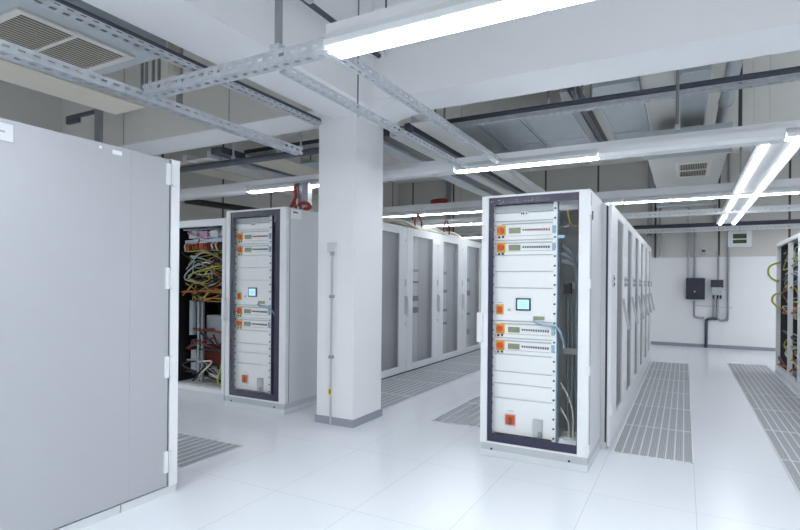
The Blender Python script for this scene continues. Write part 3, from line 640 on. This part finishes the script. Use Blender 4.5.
# ------------------------------------------------------------------ open racks at the right edge
def open_rack(Y0, Y1, bays, label, seed, H=2.12, ncab=26):
    random.seed(seed); xf = 1.33
    t = thing('open_rack', label, 'rack', (xf + .4, (Y0 + Y1) / 2, 0), 'open racks at the right edge')
    ys = [Y0 + (Y1 - Y0) * k for k in bays]
    obj('top_rail', MB().box(xf, xf + .06, Y0, Y1, H - .06, H), 'white', t, bev=.004); obj('bottom_rail', MB().box(xf, xf + .06, Y0, Y1, .05, .12), 'white', t, bev=.004)
    for k, y in enumerate(ys):
        w = .06 if k in (0, len(ys) - 1) else .035
        obj('upright', MB().box(xf + .001, xf + .06, max(Y0, y - w / 2), min(Y1, y + w / 2) if k else Y0 + w, .12, H - .06), 'white', t)
    obj('plinth', MB().box(xf, xf + .85, Y0, Y1, 0, .05), 'plinthlt', t)
    obj('back_panel', MB().box(xf + .80, xf + .82, Y0, Y1, .05, H), 'dark', t)
    obj('top_panel', MB().box(xf + .06, xf + .80, Y0, Y1, H - .02, H), 'white', t)
    obj('side_panel', MB().box(xf + .06, xf + .80, Y0 + .002, Y0 + .02, .05, H - .02), 'dark', t)
    obj('side_panel', MB().box(xf + .06, xf + .80, Y1 - .02, Y1 - .002, .05, H - .02), 'gap', t)
    for k in range(10):
        y = random.uniform(Y0 + .1, Y1 - .4); z = .2 + k * .18
        obj('equipment', MB().box(xf + .12, xf + .4, y, y + random.uniform(.2, .35), z, z + random.uniform(.06, .14)), random.choice(['interior', 'plinth', 'interior', 'cab2']), t)
    for k in range(ncab):
        lo, hi = random.choice([(1.0, 1.95), (1.0, 1.9), (.9, 1.4), (.15, .7)])
        obj('cable', MB().tube(cable_path(xf + .02, xf + .15, Y0 + .08, Y1 - .08, lo, hi, 4), random.uniform(.009, .016), 6), random.choice(['yellow', 'ygreen', 'yellow', 'greyc', 'cream', 'blackc', 'blackc', 'orange']), t)
    return t
t = open_rack(8.66, 10.60, (0, .42, 1), 'open wired rack at the right edge, farther one nearest the back wall', 11)
obj('cable', MB().tube(bez([(1.36, 10.4, 1.80), (1.30, 10.62, 1.78), (1.24, 10.70, 1.72), (1.24, 10.70, 1.60), (1.30, 10.62, 1.52), (1.34, 10.45, 1.5)], 6), .016, 7), 'ygreen', t)
obj('cable', MB().tube(bez([(1.36, 10.2, 1.30), (1.30, 10.55, 1.27), (1.28, 10.58, 1.15), (1.36, 10.3, 1.05)], 6), .016, 7), 'yellow', t)
open_rack(6.7, 8.62, (0, .5, 1), 'open wired rack cut by the right edge of the view', 12)

# ------------------------------------------------------------------ perforated floor tiles
def tile(x0, x1, y0, y1, nc, label, group, axis=1):
    t = thing('floor_grille', label, 'floor grille', ((x0 + x1) / 2, (y0 + y1) / 2, 0), group)
    fr = MB(); g = .012; z = .006
    fr.frame('z', (x0 + .002, y0 + .002), (x1 - .002, y1 - .002), (x0 + g, y0 + g), (x1 - g, y1 - g), .0005, z)
    for i in range(1, nc):
        if axis == 1:
            xx = x0 + g + i * (x1 - x0 - 2 * g) / nc; fr.box(xx - .005, xx + .005, y0 + g, y1 - g, .0005, z)
        else:
            yy = y0 + g + i * (y1 - y0 - 2 * g) / nc; fr.box(x0 + g, x1 - g, yy - .005, yy + .005, .0005, z)
    obj('frame', fr, 'tileframe', t); obj('perforated_insert', MB().box(x0 + g, x1 - g, y0 + g, y1 - g, .0003, .003), 'insert', t)
    return t
nth = ('first', 'second', 'third', 'fourth', 'fifth', 'sixth', 'seventh', 'eighth')
x0, x1, y0 = -.525, .08, 4.755
src = tile(x0, x1, y0, y0 + 1.013, 9, 'first perforated floor tile from the front beside the right cabinet row', 'floor grilles beside the right cabinet row')
for i in range(1, 6):
    dup(src, Vector(src.location) + Vector((0, 1.013 * i, 0)), nth[i] + ' perforated floor tile from the front beside the right cabinet row')
src = tile(.69, 1.30, 4.22, 4.22 + 1.013, 9, 'first perforated floor tile from the front below the open racks', 'floor grilles along the open racks')
for i in range(1, 7):
    dup(src, Vector(src.location) + Vector((0, 1.013 * i, 0)), nth[i] + ' perforated floor tile from the front along the open racks')
src = tile(-3.79, -2.93, 4.87, 4.87 + .95, 10, 'first perforated floor tile behind the pillar, before the mesh-door cabinets', 'floor grilles before the mesh-door cabinets')
for i in range(1, 7):
    dup(src, Vector(src.location) + Vector((0, .95 * i, 0)), nth[i] + ' perforated floor tile from the pillar along the mesh-door cabinets')
src = tile(-2.265, -1.50, 4.90, 5.86, 8, 'first perforated floor tile left of the nearest glass-door cabinet', 'floor grilles left of the nearest glass-door cabinet')
for i in range(1, 6):
    dup(src, Vector(src.location) + Vector((0, .96 * i, 0)), nth[i] + ' perforated floor tile left of the row behind the nearest glass-door cabinet')
tile(-3.90, -3.30, 2.70, 3.335, 7, 'perforated floor tile at the corner of the big closed cabinet', 'floor grilles by the big closed cabinet', axis=1)
tile(-4.51, -3.91, 2.70, 3.335, 7, 'perforated floor tile farther left behind the big closed cabinet', 'floor grilles by the big closed cabinet', axis=1)

# ------------------------------------------------------------------ pillar conduit, wall fittings
t = thing('wall_conduit', 'slim grey conduit with a white socket box on the pillar', 'conduit', (-3.06, 4.25, 0))
obj('pipe', MB().tube([(-3.065, 4.265, 0), (-3.065, 4.265, 1.70)], .011, 10), 'cab2', t)
obj('socket_box', MB().box(-3.115, -3.015, 4.25, 4.285, 1.705, 1.80), 'cab', t, bev=.004)
obj('cable_gland', MB().tube([(-3.065, 4.265, 1.67), (-3.065, 4.265, 1.706)], .017, 10), 'base', t)
obj('sticker', MB().box(-3.083, -3.047, 4.251, 4.254, .30, .36), 'stick', t, label='small yellow sticker'); obj('sticker_mark', MB().box(-3.073, -3.057, 4.2495, 4.251, .31, .35), 'ink', t)
obj('pipe_clip', MB().box(-3.085, -3.045, 4.250, 4.284, .655, .685), 'base', t); obj('pipe_clip', MB().box(-3.085, -3.045, 4.250, 4.284, 1.25, 1.28), 'base', t)
yw = 13.95
t = thing('wall_cabinet', 'dark navy box mounted on the white back wall', 'wall box', (.22, yw, 1.35))
obj('case', MB().box(.03, .41, 13.80, 13.955, 1.10, 1.59), 'wallbox', t, bev=.012); obj('keyhole', MB().tube([(.205, 13.80, 1.28), (.205, 13.792, 1.28)], .018, 10), 'cab2', t)
t = thing('junction_box', 'small grey junction box right of the dark wall box', 'wall box', (.69, yw, 1.4))
obj('case', MB().box(.53, .77, 13.87, 13.955, 1.38, 1.55), 'ink', t, bev=.006); obj('lower_case', MB().box(.55, .75, 13.88, 13.955, 1.20, 1.38), 'plinth', t, bev=.006)
for i, x in enumerate((.58, .66, .72)): obj('cable_gland', MB().tube([(x, 13.92, 1.12), (x, 13.92, 1.2)], .02, 8), 'dark', t)
def wp(pts, r, m, label):
    solo('wall_pipe', MB().tube(pts, r, 8), m, label, 'pipe', 'pipes on the back wall')
wp([(.20, yw - .03, 1.585), (.20, yw - .03, 2.75)], .022, 'steel', 'grey pipe rising from the dark wall box')
wp([(.08, yw - .03, 1.585), (.08, yw - .03, 4.38)], .026, 'cab2', 'long grey pipe above the left corner of the dark wall box')
wp([(.67, yw - .03, 1.55), (.67, yw - .03, 2.10)], .022, 'steel', 'short grey pipe above the small junction box')
wp(bez([(.20, yw - .02, 1.06), (.20, yw - .02, .78), (.22, yw - .02, .70), (.30, yw - .02, .68), (.40, yw - .02, .675)], 4), .022, 'steel', 'bent pipe below the dark wall box')
wp([(.58, yw - .02, 1.12), (.58, yw - .02, .70)], .018, 'steel', 'thin pipe below the left of the junction box')
wp(bez([(.66, yw - .02, 1.12), (.66, yw - .02, .76), (.675, yw - .02, .67), (.74, yw - .02, .63), (.83, yw - .02, .66), (.86, yw - .02, .76), (.86, yw - .02, 2.0), (.86, yw - .02, 4.38)], 4), .026, 'steel', 'tall pipe bending in a U beside the junction box')
wp(bez([(.445, yw - .02, 0.0), (.445, yw - .02, .56), (.46, yw - .02, .64), (.53, yw - .02, .665), (.66, yw - .02, .67)], 4), .032, 'darksteel', 'dark pipe rising from the floor below the wall boxes')
wp([(.22, yw - .02, .96), (.95, yw - .02, .93)], .008, 'cab2', 'thin cross cable below the wall boxes')
t = thing('wall_socket', 'small dark fitting on the wall above the dark wall box', 'socket', (.38, yw, 2.2))
obj('fitting', MB().box(.33, .42, 13.90, 13.965, 2.10, 2.24), 'plinth', t); obj('cap', MB().box(.34, .41, 13.885, 13.90, 2.19, 2.23), 'dark', t)
solo('wall_fitting', MB().box(.60, .66, 13.93, 13.965, 2.10, 2.20).box(.20, .23, 13.94, 13.965, 2.05, 2.12), 'plinth', 'small grey clips on the wall above the junction box', 'fitting')
for i, (x, w, z0, lb) in enumerate(((-.74, .10, 2.1, 'wide dark cable channel on the back wall left of the hanging duct'), (-.52, .05, 2.1, 'narrow cable channel on the back wall left of the hanging duct'), (.60, .07, 2.7, 'grey cable channel on the back wall right of the hanging duct'), (-5.95, .12, 1.2, 'grey cable channel on the back wall above the mesh-door cabinets'))):
    solo('wall_channel', MB().box(x - w / 2, x + w / 2, 13.86, 13.965, z0, ZS - .01), 'steel', lb, 'cable channel', 'cable channels on the back wall')
# small white vent hung under the last channel
t = thing('wall_vent', 'white square vent with two dark openings under the far channel', 'vent', (1.02, 13.0, 2.4))
vx0, vx1, vz0, vz1, vy = .80, 1.225, 2.235, 2.565, 13.1
obj('frame', MB().frame('y', (vx0, vz0), (vx1, vz1), (vx0 + .09, vz0 + .075), (vx1 - .09, vz1 - .055), vy, vy + .06).box(vx0 + .09, vx1 - .09, vy + .005, vy + .06, 2.385, 2.41), 'white', t, bev=.004)
obj('hanger', MB().box(1.0, 1.03, vy + .02, vy + .04, vz1, ZS), 'steel', t)
obj('opening', MB().box(vx0 + .09, vx1 - .09, vy + .04, vy + .05, vz0 + .075, vz1 - .055), 'greenv', t, label='dark green openings')

# ------------------------------------------------------------------ loose cables and straps on top of the left row
random.seed(3)
cl = ('cream', 'cream', 'wboard', 'cream', 'greyc')
for i in range(5):
    xx = -3.92 - .05 * i
    pts = [(xx, 6.2 + .3 * i, 2.30)] + [(xx + random.uniform(-.03, .03), 6.7 + .3 * i + k * .62, 2.30 + (.07 if (k + i) % 2 else .012) + random.uniform(0, .03)) for k in range(5)] + [(xx, 10.0 + .1 * i, 2.30)]
    solo('roof_cable', MB().tube(bez(pts, 6), .022, 7), cl[i], ('frontmost thick cream cable', 'second cream cable', 'pale grey cable', 'fourth cream cable', 'rearmost grey cable')[i] + ' lying along the roof of the mesh-door cabinets', 'cable', 'cables on the cabinet roofs')
def strap(x, y, z0, z1, lab):
    t = thing('cable_strap', lab, 'strap', (x, y, z0), 'red cable straps')
    obj('strap_leg', MB().tube(bez([(x, y, z1), (x - .02, y - .08, (z0 + z1) / 2), (x, y - .11, z0)], 5), .014, 6), 'redc', t)
    obj('strap_leg', MB().tube(bez([(x, y, z1), (x + .02, y + .08, (z0 + z1) / 2), (x, y + .13, z0)], 5), .014, 6), 'redc', t)
    obj('ring', MB().tube([(x, y - .03, z1 + .0), (x, y + .03, z1 + .0)], .024, 8), 'greyc', t)
strap(-3.95, 7.95, 2.34, 2.56, 'red strap hanging above the second mesh-door cabinet')
strap(-3.95, 9.15, 2.34, 2.60, 'red strap hanging above the third mesh-door cabinet')
solo('hose_coil', MB().tube(bez([(-3.90, 8.38, 2.832), (-3.75, 8.35, 2.84), (-3.64, 8.38, 2.832), (-3.66, 8.35, 2.835), (-3.75, 8.34, 2.838), (-3.85, 8.36, 2.838)], 5), .04, 8), 'redc', 'red hose lying on the third lamp row trunking', 'hose', loc=None)
t = thing('red_hose', 'red hose bunched above the glass-door cabinet left of the pillar', 'hose', (-3.95, 4.85, 2.2))
obj('hose', MB().tube(bez([(-4.02, 4.85, 2.52), (-4.0, 4.84, 2.40), (-4.04, 4.8, 2.26), (-3.98, 4.8, 2.245), (-3.94, 4.85, 2.32), (-3.86, 4.87, 2.32), (-3.80, 4.85, 2.27), (-3.86, 4.8, 2.232)], 6), .024, 8), 'redc', t)
obj('hose_end', MB().tube(bez([(-4.0, 4.85, 2.40), (-3.96, 4.82, 2.30), (-3.92, 4.8, 2.225)], 5), .012, 6), 'cream', t)
solo('hanging_post', MB().box(-4.24, -4.16, 5.10, 5.18, 0, 2.62), 'darksteel', 'dark upright behind the glass-door cabinet left of the pillar', 'post', 'uprights above the left glass-door cabinet')
solo('hanging_post', MB().box(-4.12, -4.03, 5.10, 5.18, 0, 2.62), 'steel', 'grey upright left of the red hose', 'post', 'uprights above the left glass-door cabinet')

# ------------------------------------------------------------------ world and exposure
w = bpy.data.worlds.new('world'); SC.world = w; w.use_nodes = True
bg = w.node_tree.nodes['Background']; bg.inputs[0].default_value = (.90, .95, 1.0, 1); bg.inputs[1].default_value = .32
vs = SC.view_settings; vs.view_transform = 'Standard'; vs.look = 'None'; vs.exposure = 0.82; vs.gamma = 1.0; vs.use_curve_mapping = False
SC.display_settings.display_device = 'sRGB'
